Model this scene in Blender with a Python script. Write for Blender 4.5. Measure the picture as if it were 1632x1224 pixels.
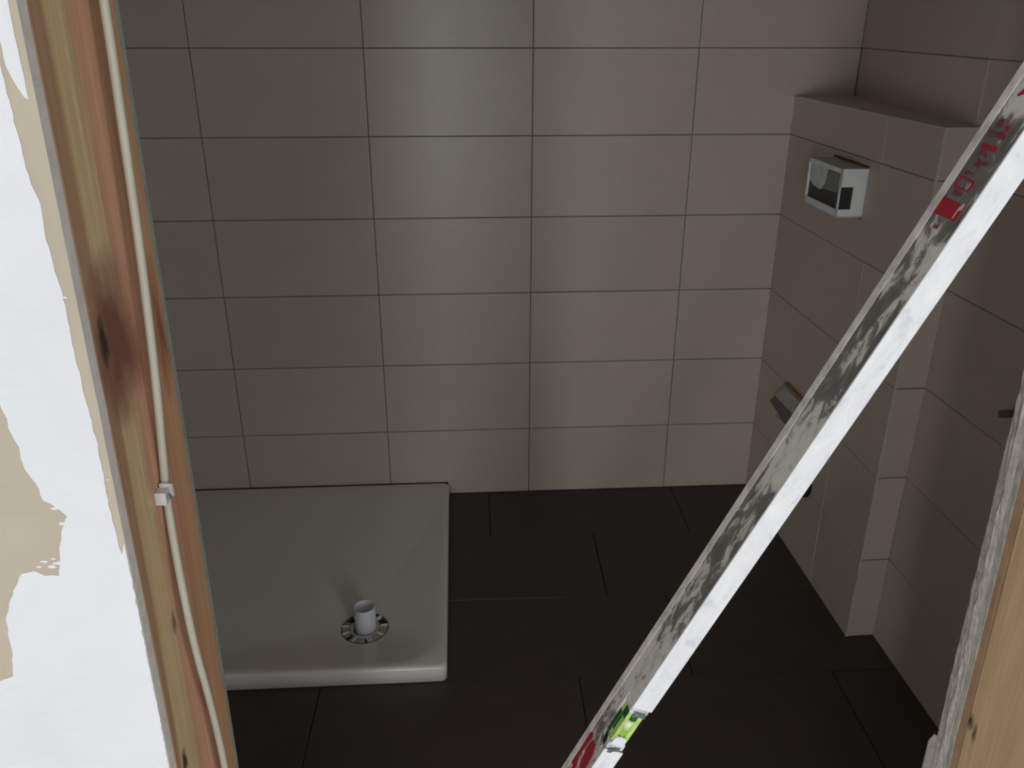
import bpy, bmesh, math, random
from mathutils import Vector, Matrix, noise

random.seed(7)
scene = bpy.context.scene
COL = scene.collection
for o in list(bpy.data.objects):
    bpy.data.objects.remove(o)

# ---------------------------------------------------------------- camera
cam_data = bpy.data.cameras.new('camera')
cam = bpy.data.objects.new('camera', cam_data)
COL.objects.link(cam)
cam_data.sensor_fit = 'HORIZONTAL'
cam_data.sensor_width = 36.0
cam_data.lens = 29.5886
cam_data.clip_start = 0.01
CR = ((0.9980691, -0.0621004, 0.0012698),
      (-0.0234327, -0.3953817, -0.9182180),
      (0.0575237, 0.9164152, -0.3960734))
rx, ry, rz = Vector(CR[0]), -Vector(CR[1]), -Vector(CR[2])
M = Matrix((rx, ry, rz)).transposed().to_4x4()
M.translation = Vector((-0.20423, -2.37906, 1.41047))
cam.matrix_world = M
scene.camera = cam

# ---------------------------------------------------------------- world, light, exposure
scene.view_settings.view_transform = 'Standard'
scene.view_settings.look = 'None'
scene.view_settings.gamma = 1.0
scene.view_settings.use_curve_mapping = False
scene.view_settings.exposure = 0.0
world = bpy.data.worlds.new('sky')
scene.world = world
world.use_nodes = True
wb = world.node_tree.nodes['Background']
wb.inputs[0].default_value = (0.75, 0.85, 1.0, 1)
wb.inputs[1].default_value = 1.0

HALL_Y = -4.9          # rear wall of the hall behind the camera
ADDED_WINDOWS = [(-1.46, 0.36, 0.05, 1.00, 38.0), (-0.66, 0.52, 0.06, 2.00, 26.0), (1.45, 0.90, 0.30, 2.10, 31.0)]   # x centre, width, sill, head; unseen windows added and sized for their light


def add_window_light(x, w, z0, z1, power):
    ld = bpy.data.lights.new('added_window_light', 'AREA')
    ld.shape = 'RECTANGLE'
    ld.size = w
    ld.size_y = z1 - z0
    ld.energy = power
    ld.color = (0.96, 0.98, 1.0)
    lo = bpy.data.objects.new('added_window_light', ld)
    COL.objects.link(lo)
    lo.location = (x, HALL_Y - 0.12, (z0 + z1) / 2)
    lo.rotation_euler = (math.radians(90), 0, 0)      # shines along +y
    return lo


for (wx, ww, wz0, wz1, wp) in ADDED_WINDOWS:
    add_window_light(wx, ww, wz0, wz1, wp)

# ---------------------------------------------------------------- material helpers


class NT:
    def __init__(s, name, rough=0.5, metallic=0.0, spec=0.5):
        s.m = bpy.data.materials.new(name)
        s.m.use_nodes = True
        s.t = s.m.node_tree
        s.b = s.t.nodes['Principled BSDF']
        s.b.inputs['Roughness'].default_value = rough
        s.b.inputs['Metallic'].default_value = metallic
        s.b.inputs['Specular IOR Level'].default_value = spec
        s.coord = None

    def n(s, kind, **kw):
        nd = s.t.nodes.new(kind)
        for k, v in kw.items():
            if k in nd.inputs:
                nd.inputs[k].default_value = v
            else:
                setattr(nd, k, v)
        return nd

    def link(s, a, b):
        s.t.links.new(a, b)

    def obj_coord(s, scale=(1, 1, 1), loc=(0, 0, 0)):
        tc = s.n('ShaderNodeTexCoord')
        mp = s.n('ShaderNodeMapping')
        mp.inputs['Scale'].default_value = scale
        mp.inputs['Location'].default_value = loc
        s.link(tc.outputs['Object'], mp.inputs['Vector'])
        return mp.outputs['Vector']

    def noise(s, vec, scale, detail=4, rough=0.55, dist=0.0):
        nd = s.n('ShaderNodeTexNoise')
        nd.inputs['Scale'].default_value = scale
        nd.inputs['Detail'].default_value = detail
        nd.inputs['Roughness'].default_value = rough
        nd.inputs['Distortion'].default_value = dist
        s.link(vec, nd.inputs['Vector'])
        return nd.outputs['Fac']

    def ramp(s, fac, stops, interp='LINEAR'):
        nd = s.n('ShaderNodeValToRGB')
        cr = nd.color_ramp
        cr.interpolation = interp
        while len(cr.elements) > 1:
            cr.elements.remove(cr.elements[-1])
        cr.elements[0].position = stops[0][0]
        cr.elements[0].color = (*stops[0][1], 1)
        for p, c in stops[1:]:
            e = cr.elements.new(p)
            e.color = (*c, 1)
        s.link(fac, nd.inputs['Fac'])
        return nd.outputs['Color']

    def mix(s, fac, a, b, mode='MIX'):
        nd = s.n('ShaderNodeMix')
        nd.data_type = 'RGBA'
        nd.blend_type = mode
        if isinstance(fac, (int, float)):
            nd.inputs[0].default_value = fac
        else:
            s.link(fac, nd.inputs[0])
        for i, x in ((6, a), (7, b)):
            if isinstance(x, tuple):
                nd.inputs[i].default_value = (*x, 1)
            else:
                s.link(x, nd.inputs[i])
        return nd.outputs[2]

    def color(s, c):
        if isinstance(c, tuple):
            s.b.inputs['Base Color'].default_value = (*c, 1)
        else:
            s.link(c, s.b.inputs['Base Color'])

    def bump(s, fac, strength=0.2, dist=0.001):
        nd = s.n('ShaderNodeBump')
        nd.inputs['Strength'].default_value = strength
        nd.inputs['Distance'].default_value = dist
        s.link(fac, nd.inputs['Height'])
        s.link(nd.outputs['Normal'], s.b.inputs['Normal'])


def simple(name, c, rough=0.5, metallic=0.0, var=0.12, scale=20.0, spec=0.5, bump=0.0):
    k = NT(name, rough, metallic, spec)
    v = k.obj_coord()
    f = k.noise(v, scale)
    lo = tuple(max(0, x * (1 - var)) for x in c)
    hi = tuple(min(1, x * (1 + var)) for x in c)
    k.color(k.ramp(f, [(0.3, lo), (0.7, hi)]))
    if bump:
        k.bump(k.noise(v, scale * 4), bump)
    return k.m


def tile_material(name, c, rough, var):
    k = NT(name, rough)
    v = k.obj_coord()
    oi = k.n('ShaderNodeObjectInfo')
    f = k.noise(v, 9.0, 5)
    g = k.noise(v, 420.0, 2)
    base = k.ramp(f, [(0.3, tuple(x * (1 - var) for x in c)), (0.7, tuple(x * (1 + var) for x in c))])
    r = k.ramp(oi.outputs['Random'], [(0, (0.96, 0.96, 0.96)), (1, (1.04, 1.04, 1.03))])
    col = k.mix(1.0, base, r, 'MULTIPLY')
    sp = k.ramp(g, [(0.35, (0.93, 0.93, 0.92)), (0.65, (1.05, 1.05, 1.05))])
    k.color(k.mix(1.0, col, sp, 'MULTIPLY'))
    k.bump(g, 0.03, 0.0004)
    return k.m


MAT = {}
MAT['wall_tile'] = tile_material('pale_tile', (0.51, 0.446, 0.372), 0.36, 0.03)
MAT['floor_tile'] = tile_material('dark_tile', (0.054, 0.040, 0.034), 0.5, 0.12)
MAT['grout'] = simple('dark_joint', (0.12, 0.108, 0.095), 0.9)
MAT['floor_grout'] = simple('floor_joint', (0.016, 0.013, 0.012), 0.9)
MAT['trim'] = simple('edge_trim', (0.52, 0.49, 0.45), 0.4)
MAT['paint'] = simple('white_paint', (0.80, 0.80, 0.80), 0.8, var=0.02, scale=3)
MAT['hall_floor'] = simple('screed', (0.55, 0.54, 0.52), 0.8, var=0.1, scale=6)
MAT['acrylic'] = simple('white_acrylic', (0.71, 0.67, 0.63), 0.22, var=0.02, scale=2)
MAT['pvc'] = simple('white_plastic', (0.72, 0.72, 0.76), 0.35, var=0.03)
MAT['grey_plastic'] = simple('grey_plastic', (0.24, 0.23, 0.22), 0.45, var=0.25, scale=60)
MAT['dark_plastic'] = simple('black_plastic', (0.012, 0.012, 0.013), 0.4)
MAT['shroud'] = simple('shroud_plastic', (0.80, 0.82, 0.80), 0.45, var=0.04, scale=30)
MAT['smoke'] = simple('smoky_plastic', (0.16, 0.165, 0.165), 0.3, var=0.3, scale=25)
MAT['block'] = simple('grey_foam', (0.44, 0.43, 0.41), 0.8, var=0.12, scale=40, bump=0.3)
MAT['lath'] = simple('brown_lath', (0.28, 0.20, 0.12), 0.8, var=0.25, scale=50)
MAT['paper'] = simple('beige_board_paper', (0.49, 0.425, 0.325), 0.85, var=0.05, scale=14)
MAT['gypsum'] = simple('gypsum_core', (0.70, 0.63, 0.565), 0.95, var=0.2, scale=120, bump=0.6)
MAT['green_paper'] = simple('green_board_paper', (0.30, 0.335, 0.28), 0.85, var=0.15, scale=60)
MAT['cable'] = simple('grey_cable_sheath', (0.56, 0.53, 0.42), 0.5, var=0.05)
MAT['clip'] = simple('clip_plastic', (0.72, 0.69, 0.66), 0.5, var=0.04)
MAT['red'] = None


def filler_material():
    k = NT('white_filler', 0.75)
    v = k.obj_coord((1, 1, 1))
    f = k.noise(v, 7, 5, 0.6, 0.5)
    st = k.noise(k.obj_coord((4, 4, 22)), 5, 4, 0.6, 0.8)
    c1 = k.ramp(f, [(0.25, (0.735, 0.74, 0.75)), (0.75, (0.79, 0.79, 0.795))])
    c2 = k.ramp(st, [(0.3, (0.93, 0.92, 0.90)), (0.45, (1, 1, 1))])
    k.color(k.mix(0.25, c1, c2, 'MULTIPLY'))
    k.bump(k.noise(v, 60, 4), 0.15, 0.001)
    return k.m


MAT['filler'] = filler_material()


def wood_material(name, bands, axis_y=True, knots=(), dark=1.0, lane=0.012):
    """bands: colour stops over y mapped 0..1 across the face; knots: (y, z, ry, rz, colour, soft)"""
    k = NT(name, 0.62)
    tc = k.n('ShaderNodeTexCoord')
    sx = k.n('ShaderNodeSeparateXYZ')
    k.link(tc.outputs['Object'], sx.inputs[0])
    wob = k.noise(k.obj_coord((1, 1, 0.25)), 4.0, 2)
    w1 = k.n('ShaderNodeMath', operation='MULTIPLY_ADD')
    k.link(wob, w1.inputs[0])
    w1.inputs[1].default_value = 0.10
    k.link(sx.outputs['Y'], w1.inputs[2])
    w2 = k.n('ShaderNodeMath', operation='SUBTRACT')
    k.link(w1.outputs[0], w2.inputs[0])
    w2.inputs[1].default_value = 0.05
    mr = k.n('ShaderNodeMapRange')
    mr.inputs['From Min'].default_value = bands[0]
    mr.inputs['From Max'].default_value = bands[1]
    k.link(w2.outputs[0], mr.inputs['Value'])
    base = k.ramp(mr.outputs[0], bands[2])
    grain = k.noise(k.obj_coord((1, 1, 0.03)), 230, 4, 0.6, 0.3)
    g = k.ramp(grain, [(0.3, (0.80, 0.76, 0.72)), (0.7, (1.10, 1.10, 1.10))])
    col = k.mix(0.8, base, g, 'MULTIPLY')
    for (ky, kz, ry_, rz_, kc, soft) in knots:
        mp = k.n('ShaderNodeMapping')
        mp.inputs['Location'].default_value = (0, -ky / ry_, -kz / rz_)
        mp.inputs['Scale'].default_value = (0, 1 / ry_, 1 / rz_)
        k.link(tc.outputs['Object'], mp.inputs['Vector'])
        nz = k.noise(mp.outputs[0], 1.6, 3)
        ln = k.n('ShaderNodeVectorMath', operation='LENGTH')
        k.link(mp.outputs[0], ln.inputs[0])
        ad = k.n('ShaderNodeMath', operation='MULTIPLY_ADD')
        k.link(nz, ad.inputs[0])
        ad.inputs[1].default_value = 1.1
        k.link(ln.outputs['Value'], ad.inputs[2])
        msk = k.ramp(ad.outputs[0], [(0.0, (1, 1, 1)), (max(0.02, 1 - soft), (1, 1, 1)), (1.0, (0, 0, 0))])
        # ramp input is clamped to 1, so scale the radius first
        sc_ = k.n('ShaderNodeMath', operation='MULTIPLY')
        sc_.inputs[1].default_value = 0.62
        k.link(ad.outputs[0], sc_.inputs[0])
        k.link(sc_.outputs[0], msk.node.inputs['Fac'])
        col = k.mix(msk, col, kc)
    k.color(col)
    k.bump(grain, 0.25, 0.0008)
    return k.m


# ---------------------------------------------------------------- geometry helpers


class MB:
    """collects geometry in a bmesh and links it as one mesh object"""

    def __init__(s):
        s.bm = bmesh.new()

    def box(s, lo, hi, mat=0, xf=None):
        vs = [Vector((x, y, z)) for x in (lo[0], hi[0]) for y in (lo[1], hi[1]) for z in (lo[2], hi[2])]
        if xf:
            vs = [xf(v) for v in vs]
        v = [s.bm.verts.new(p) for p in vs]
        for f in ((0, 1, 3, 2), (4, 6, 7, 5), (0, 4, 5, 1), (2, 3, 7, 6), (0, 2, 6, 4), (1, 5, 7, 3)):
            fc = s.bm.faces.new([v[i] for i in f])
            fc.material_index = mat
        return v

    def loft(s, loops, close=True, cap0=True, cap1=True, smooth=True, mat=0):
        rings = [[s.bm.verts.new(p) for p in lp] for lp in loops]
        n = len(rings[0])
        for a, b in zip(rings, rings[1:]):
            for i in range(n if close else n - 1):
                j = (i + 1) % n
                f = s.bm.faces.new((a[i], a[j], b[j], b[i]))
                f.smooth = smooth
                f.material_index = mat
        if cap0:
            s.bm.faces.new(list(reversed(rings[0]))).material_index = mat
        if cap1:
            s.bm.faces.new(rings[-1]).material_index = mat
        return rings

    def prism(s, pts, off, mat=0):
        """closed polygon pts (3D, in order) extruded by vector off"""
        a = [s.bm.verts.new(p) for p in pts]
        b = [s.bm.verts.new(Vector(p) + Vector(off)) for p in pts]
        n = len(a)
        caps = []
        for lp in (a, b):
            es = []
            for i in range(n):
                e = s.bm.edges.get((lp[i], lp[(i + 1) % n]))
                if e is None:
                    e = s.bm.edges.new((lp[i], lp[(i + 1) % n]))
                es.append(e)
            r = bmesh.ops.triangle_fill(s.bm, use_beauty=True, edges=es)
            caps += [g for g in r['geom'] if isinstance(g, bmesh.types.BMFace)]
        for i in range(n):
            j = (i + 1) % n
            s.bm.faces.new((a[i], a[j], b[j], b[i]))
        for f in s.bm.faces:
            f.material_index = mat

    def bevel(s, w, seg=2):
        bmesh.ops.bevel(s.bm, geom=list(s.bm.edges), offset=w, segments=seg, profile=0.5, affect='EDGES', clamp_overlap=True)

    def build(s, name, mats, parent=None, recalc=True):
        if recalc:
            bmesh.ops.recalc_face_normals(s.bm, faces=list(s.bm.faces))
        me = bpy.data.meshes.new(name)
        s.bm.to_mesh(me)
        s.bm.free()
        if not isinstance(mats, (list, tuple)):
            mats = [mats]
        for m in mats:
            me.materials.append(m)
        o = bpy.data.objects.new(name, me)
        COL.objects.link(o)
        if parent:
            o.parent = parent
        return o


def thing(name, label, cat, loc=(0, 0, 0), group=None):
    o = bpy.data.objects.new(name, None)
    o.empty_display_size = 0.05
    COL.objects.link(o)
    o.location = loc
    tag(o, label, cat, group)
    return o


def tag(o, label, cat, group=None):
    o['label'] = label
    o['category'] = cat
    if group:
        o['group'] = group
    return o


def structure(o, label, cat):
    o['kind'] = 'structure'
    return tag(o, label, cat)


def tube(mb, pts, r, seg=10, cap=True):
    """round tube through the points"""
    loops = []
    P = [Vector(p) for p in pts]
    up = Vector((0.31, 0.9, 0.17)).normalized()
    for i, p in enumerate(P):
        t = (P[min(i + 1, len(P) - 1)] - P[max(i - 1, 0)]).normalized()
        a = t.cross(up).normalized()
        b = t.cross(a).normalized()
        rr = r[i] if isinstance(r, (list, tuple)) else r
        loops.append([p + a * math.cos(q) * rr + b * math.sin(q) * rr for q in [2 * math.pi * k / seg for k in range(seg)]])
    mb.loft(loops, cap0=cap, cap1=cap)


TILE_CACHE = {}


def tile_mesh(w, h, t, bow, mat, ch=0.0012, nx=8):
    """one tile: width x, height z, thickness y; front at y=0 looking to -y, slightly warped and chamfered"""
    key = (round(w, 4), round(h, 4), round(t, 4), round(bow, 5), mat)
    if key in TILE_CACHE:
        return TILE_CACHE[key]
    bm = bmesh.new()
    xs = [-w / 2 + ch + (w - 2 * ch) * i / nx for i in range(nx + 1)]
    yf = lambda x: -bow * (1 - (2 * x / w) ** 2)
    z0, z1 = -h / 2, h / 2
    a = [bm.verts.new((x, yf(x), z0 + ch)) for x in xs]
    b = [bm.verts.new((x, yf(x), z1 - ch)) for x in xs]
    for i in range(nx):
        f = bm.faces.new((a[i], a[i + 1], b[i + 1], b[i]))
        f.smooth = True
    # chamfer ring and sides on vertices of their own
    def ring(ins, y, curved):
        lo = [(-w / 2 + ins, 0, z0 + ins), (w / 2 - ins, 0, z0 + ins), (w / 2 - ins, 0, z1 - ins), (-w / 2 + ins, 0, z1 - ins)]
        return [bm.verts.new((p[0], y, p[2])) for p in lo]
    r0, r1, r2 = ring(ch, 0.0, True), ring(0, ch, False), ring(0, t, False)
    for p, q in ((r0, r1), (r1, r2)):
        for i in range(4):
            j = (i + 1) % 4
            bm.faces.new((p[j], p[i], q[i], q[j]))
    bm.faces.new(list(reversed([r2[3], r2[2], r2[1], r2[0]])))
    me = bpy.data.meshes.new('tile')
    bm.to_mesh(me)
    bm.free()
    me.materials.append(MAT[mat])
    TILE_CACHE[key] = me
    return me


def put_tile(parent, origin, ang, x0, x1, z0, z1, joint=0.0019, t=0.008, bow=0.0009, tilt=0.003, mat='wall_tile', proud=0.0):
    """tile covering x0..x1, z0..z1 of the plane through origin whose local x axis is turned by ang about z"""
    w, h = x1 - x0 - joint, z1 - z0 - joint
    if w < 0.004 or h < 0.004:
        return None
    o = bpy.data.objects.new('tile', tile_mesh(w, h, t, bow, mat))
    COL.objects.link(o)
    o.parent = parent
    cx, cz = (x0 + x1) / 2, (z0 + z1) / 2
    e = Vector((math.cos(ang), math.sin(ang), 0))
    nrm = Vector((math.sin(ang), -math.cos(ang), 0))
    o.location = Vector(origin) + e * cx + Vector((0, 0, cz)) + nrm * proud
    o.rotation_euler = (random.uniform(-tilt, tilt) * 0.6, 0, ang + random.uniform(-tilt, tilt))
    return o


TW, TH, Z0 = 0.4449, 0.2235, 0.2277          # tile pitch and the height of the lowest joint
CEIL = 2.46
ROWS = [0.0] + [Z0 + TH * k for k in range(0, 10)] + [CEIL]

XL, XR = -1.117, 0.889                       # bathroom left wall, right wall at the back corner
FRONT_IN, FRONT_OUT = -1.6245, -1.7985       # bathroom face and hall face of the wall with the doorway
WALL_R = [(0.889, 0.0), (0.803, -0.735), (0.812, -1.62)]   # right wall in plan: it bends slightly at the end of the boxing

# ---------------------------------------------------------------- floor
mb = MB()
mb.box((-1.4, -1.70, -0.06), (1.1, 0.1, -0.009))
floor = mb.build('floor', MAT['floor_grout'])
structure(floor, 'dark brown rectangular tiled bathroom floor in staggered courses', 'floor')
FA = -0.02
rowy = [0.35, 0.046, -0.256, -0.556, -0.856, -1.156, -1.456, -1.70]
rowx = {1: -0.13, 2: 0.178, 3: 0.336, 4: 0.067, 5: 0.42, 6: 0.21}


def clip_poly(poly, nx, ny, c):
    """keep the part of a plan polygon where nx*x + ny*y <= c"""
    out = []
    for i in range(len(poly)):
        p, q = poly[i], poly[(i + 1) % len(poly)]
        dp, dq = nx * p[0] + ny * p[1] - c, nx * q[0] + ny * q[1] - c
        if dp <= 0:
            out.append(p)
        if (dp < 0 < dq) or (dq < 0 < dp):
            k = dp / (dp - dq)
            out.append((p[0] + (q[0] - p[0]) * k, p[1] + (q[1] - p[1]) * k))
    return out


for r in range(1, 7):
    y1, y0 = rowy[r], rowy[r + 1]
    x = rowx[r] - 0.60 * 4
    while x < 1.1:
        xa, xb = x, x + 0.60
        x += 0.60
        j = 0.0008
        ca, sa = math.cos(FA), math.sin(FA)
        poly = []
        for px, py in ((xa + j, y0 + j), (xb - j, y0 + j), (xb - j, y1 - j), (xa + j, y1 - j)):
            poly.append((px * ca - py * sa, (py + 0.0) * ca + px * sa))
        poly = clip_poly(poly, 0, 1, 0.004)
        poly = clip_poly(poly, 0, -1, 1.69)
        poly = clip_poly(poly, -1, 0, 1.12)
        poly = clip_poly(poly, 1, 0, 0.90)
        if len(poly) < 3:
            continue
        xs_ = [p[0] for p in poly]
        if max(xs_) - min(xs_) < 0.01 or max(p[1] for p in poly) - min(p[1] for p in poly) < 0.01:
            continue
        cx = sum(p[0] for p in poly) / len(poly)
        cy = sum(p[1] for p in poly) / len(poly)
        mb = MB()
        lo = [Vector((p[0] - cx, p[1] - cy, -0.009)) for p in poly]
        md = [Vector((p[0] - cx, p[1] - cy, -0.0012)) for p in poly]
        L = [math.hypot(v.x, v.y) for v in lo]
        tp = [Vector((v.x * (1 - 0.0012 / max(l, 0.01)), v.y * (1 - 0.0012 / max(l, 0.01)), 0.0)) for v, l in zip(lo, L)]
        mb.loft([lo, md, tp], smooth=False)
        o = mb.build('tile', MAT['floor_tile'], floor)
        o.location = (cx, cy, random.uniform(-0.0004, 0.0))
        o.rotation_euler = (random.uniform(-0.0012, 0.0012), random.uniform(-0.0012, 0.0012), 0)

# ---------------------------------------------------------------- bathroom walls
JD = 0.0022     # joint depth


def wall_slab(name, p, q, thick, z0=0.0, z1=CEIL, mat='grout'):
    """slab whose room face runs p->q in plan (room on the right hand side of p->q seen from above)"""
    p, q = Vector((*p, 0)), Vector((*q, 0))
    e = (q - p).normalized()
    n = Vector((e.y, -e.x, 0))
    mb = MB()
    pts = [p - n * JD, q - n * JD, q - n * thick, p - n * thick]
    mb.prism([Vector((v.x, v.y, z0)) for v in pts], (0, 0, z1 - z0))
    return mb


# back wall
mb = wall_slab('wall_back', (XL - 0.1, 0), (XR + 0.1, 0), 0.14)
wall_back = mb.build('wall_back', MAT['grout'])
structure(wall_back, 'back wall of large pale beige stack-bonded tiles behind the shower tray', 'wall')
for i in range(len(ROWS) - 1):
    for c in range(-3, 2):
        x0, x1 = max(XL, c * TW), min(XR, (c + 1) * TW)
        put_tile(wall_back, (0, 0, 0), 0.0, x0, x1, ROWS[i], ROWS[i + 1], t=0.010)

# left wall
mb = wall_slab('wall_left', (XL, -1.63), (XL, 0), 0.12)
wall_left = mb.build('wall_left', MAT['grout'])
structure(wall_left, 'left bathroom wall of pale beige tiles', 'wall')
for i in range(len(ROWS) - 1):
    for c in range(4):
        put_tile(wall_left, (XL, -1.62, 0), math.radians(90), c * TW, min(1.62, (c + 1) * TW), ROWS[i], ROWS[i + 1], t=0.010)

# right wall: two slabs with a slight bend between them
mb = MB()
p0, p1, p2 = [Vector((*p, 0)) for p in WALL_R]
n1 = Vector((-(p1 - p0).y, (p1 - p0).x, 0)).normalized()
off = lambda v, d: Vector((v.x + d, v.y, 0))
mb.prism([off(p0, JD), off(p1, JD), off(p2, JD), off(p2, 0.14), off(p1, 0.14), off(p0, 0.14)], (0, 0, CEIL))
wall_right = mb.build('wall_right', MAT['grout'])
structure(wall_right, 'right bathroom wall of pale beige tiles running toward the doorway', 'wall')
for (a, b, cuts) in ((p0, p1, [0, 0.745]), (p1, p2, [0, TW, 2 * TW])):
    d = b - a
    ln = d.length
    ang = math.atan2(d.y, d.x)
    for i in range(len(ROWS) - 1):
        for u0, u1 in zip(cuts, cuts[1:]):
            put_tile(wall_right, a, ang, u0, min(u1, ln), ROWS[i], ROWS[i + 1], t=0.010, joint=0.0010, bow=0.0003)

# bathroom ceiling
mb = MB()
mb.box((-1.3, -1.80, CEIL), (1.1, 0.15, CEIL + 0.08))
structure(mb.build('ceiling', MAT['paint']), 'flat white bathroom ceiling', 'ceiling')

# ---------------------------------------------------------------- wall with the doorway
OPEN_L, OPEN_R, HEAD = -0.474, 0.3585, 2.08
LEAN_L, LEAN_R = -0.0105, -0.0255


def left_x(z):
    return -0.474 + 0.0107 * (z - 1.095)


def right_x(z):
    return 0.357 - 0.0235 * (z - 1.10)


# hall-side plasterboard left of the opening
mb = MB()
bm = mb.bm
ZS = [i * 2.08 / 60 for i in range(61)]
outline = [Vector((left_x(z) + 0.0006 * noise.noise((0, 0, z * 60)), FRONT_OUT, z)) for z in ZS]
outline += [Vector((-2.6, FRONT_OUT, 2.08)), Vector((-2.6, FRONT_OUT, 0))]
mb.prism(outline, (0, 0.0125, 0), 0)
wall_front = mb.build('wall_front', [MAT['paper'], simple('pale_gypsum_edge', (0.74, 0.69, 0.62), 0.95, var=0.12, scale=90, bump=0.4)])
for f in wall_front.data.polygons:
    if f.normal.x > 0.7:
        f.material_index = 1
structure(wall_front, 'half-plastered plasterboard wall left of the doorway', 'wall')


def ragged(pts, step, amp, freq, seed, clamp=None):
    """subdivide a closed outline of (x, z) and roughen it"""
    out = []
    n = len(pts)
    for i in range(n):
        a, b = Vector(pts[i]), Vector(pts[(i + 1) % n])
        ln = (b - a).length
        k = max(1, min(60, int(ln / step)))
        t = (b - a) / max(ln, 1e-6)
        nn = Vector((-t.y, t.x))
        for j in range(k):
            p = a + (b - a) * j / k
            q = noise.noise((p.x * freq + seed, p.y * freq, seed)) + 0.5 * noise.noise((p.x * freq * 3, p.y * freq * 3, seed + 5))
            out.append(p + nn * q * amp)
    return out


def coat(parent, name, pts, y, th, mat):
    mb = MB()
    mb.prism([Vector((p.x, y, p.y)) for p in pts], (0, -th, 0))
    return mb.build(name, mat, parent)


edge_main = [(-0.4873, 1.3638), (-0.4873, 1.3465), (-0.4865, 1.3308), (-0.4855, 1.3118), (-0.4824, 1.2982), (-0.4837, 1.2728),
             (-0.4813, 1.2441), (-0.4814, 1.1906), (-0.4815, 1.1676), (-0.4799, 1.1293), (-0.4798, 1.1055), (-0.481, 1.0613),
             (-0.4792, 1.0205), (-0.4752, 1.0308), (-0.4757, 0.996), (-0.476, 0.9648), (-0.4767, 0.9057), (-0.4772, 0.8495),
             (-0.4779, 0.8068), (-0.4783, 0.7838), (-0.485, 0.20), (-0.486, 0.02)]
patch = [(-0.5408, 1.1465), (-0.5397, 1.1295), (-0.5369, 1.1179), (-0.5365, 1.0992), (-0.5309, 1.0865), (-0.5286, 1.0715),
         (-0.5196, 1.065), (-0.5142, 1.0568), (-0.5206, 1.0439), (-0.5248, 1.0283), (-0.5312, 1.0016), (-0.5423, 1.0021),
         (-0.5496, 1.0067), (-0.5598, 1.0047), (-0.5715, 0.9851), (-0.5813, 0.9636), (-0.5834, 0.9458), (-0.5844, 0.9282),
         (-0.5894, 0.9017), (-0.6016, 0.8977), (-0.64, 0.90)]
main = [(-2.55, 2.06), (-0.496, 2.06), (-0.491, 1.45), (-0.4885, 1.40)] + edge_main + [(-2.55, 0.02), (-2.55, 0.92), (-0.70, 0.93)] + \
       list(reversed(patch)) + [(-0.5449, 1.163), (-0.62, 1.20), (-0.72, 1.17), (-2.55, 1.22)]
coat(wall_front, 'plaster_coat', ragged(main, 0.004, 0.0012, 130, 2.0), FRONT_OUT, 0.0007, MAT['filler'])
tip = [(-0.480, 1.62), (-0.4745, 1.60), (-0.4752, 1.4218), (-0.4757, 1.4074), (-0.4755, 1.3839), (-0.4754, 1.3643),
       (-0.4776, 1.3656), (-0.4806, 1.3713), (-0.4833, 1.378), (-0.4849, 1.3843), (-0.4851, 1.3999), (-0.487, 1.45)]
coat(wall_front, 'plaster_coat', ragged(tip, 0.005, 0.0006, 130, 9.0), FRONT_OUT, 0.0007, MAT['filler'])
for (cx, cz, rr) in ((-0.5290, 1.0135, 0.0034), (-0.5350, 1.0105, 0.0024), (-0.5400, 1.0155, 0.0020), (-0.5185, 1.0500, 0.0022),
                     (-0.5220, 1.0640, 0.0022), (-0.5270, 1.0780, 0.0020), (-0.4772, 1.0880, 0.0009), (-0.4800, 1.2330, 0.0012),
                     (-0.5450, 1.0110, 0.0017), (-0.5325, 1.0180, 0.0016)):
    pts = [(cx + rr * 1.5 * math.cos(a), cz + rr * 0.6 * math.sin(a)) for a in [2 * math.pi * k / 9 for k in range(9)]]
    coat(wall_front, 'plaster_speck', ragged(pts, 0.002, rr * 0.35, 400, cx * 50), FRONT_OUT, 0.0006, MAT['filler'])

# hall-side board right of the opening and the board above it
mb = MB()
mb.box((0.43, FRONT_OUT, 0), (2.6, FRONT_OUT + 0.0125, 2.08))
mb.box((-2.6, FRONT_OUT, 2.08), (2.6, FRONT_OUT + 0.0125, 2.5))
structure(mb.build('wall_front', MAT['paint']), 'plastered wall right of the doorway and above it', 'wall')
# bathroom-side green board with its tiles
mb = MB()
mb.box((-1.25, -1.6335, 0), (-0.4745, FRONT_IN, 2.08), xf=lambda v: Vector((v.x if v.x < -1 else left_x(v.z) - 0.0013, v.y, v.z)))
mb.box((-1.25, -1.637, 2.08), (1.0, FRONT_IN, CEIL))
structure(mb.build('wall_front', MAT['green_paper']), 'green moisture-resistant board edge on the bathroom side of the left post', 'wall')

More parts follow.
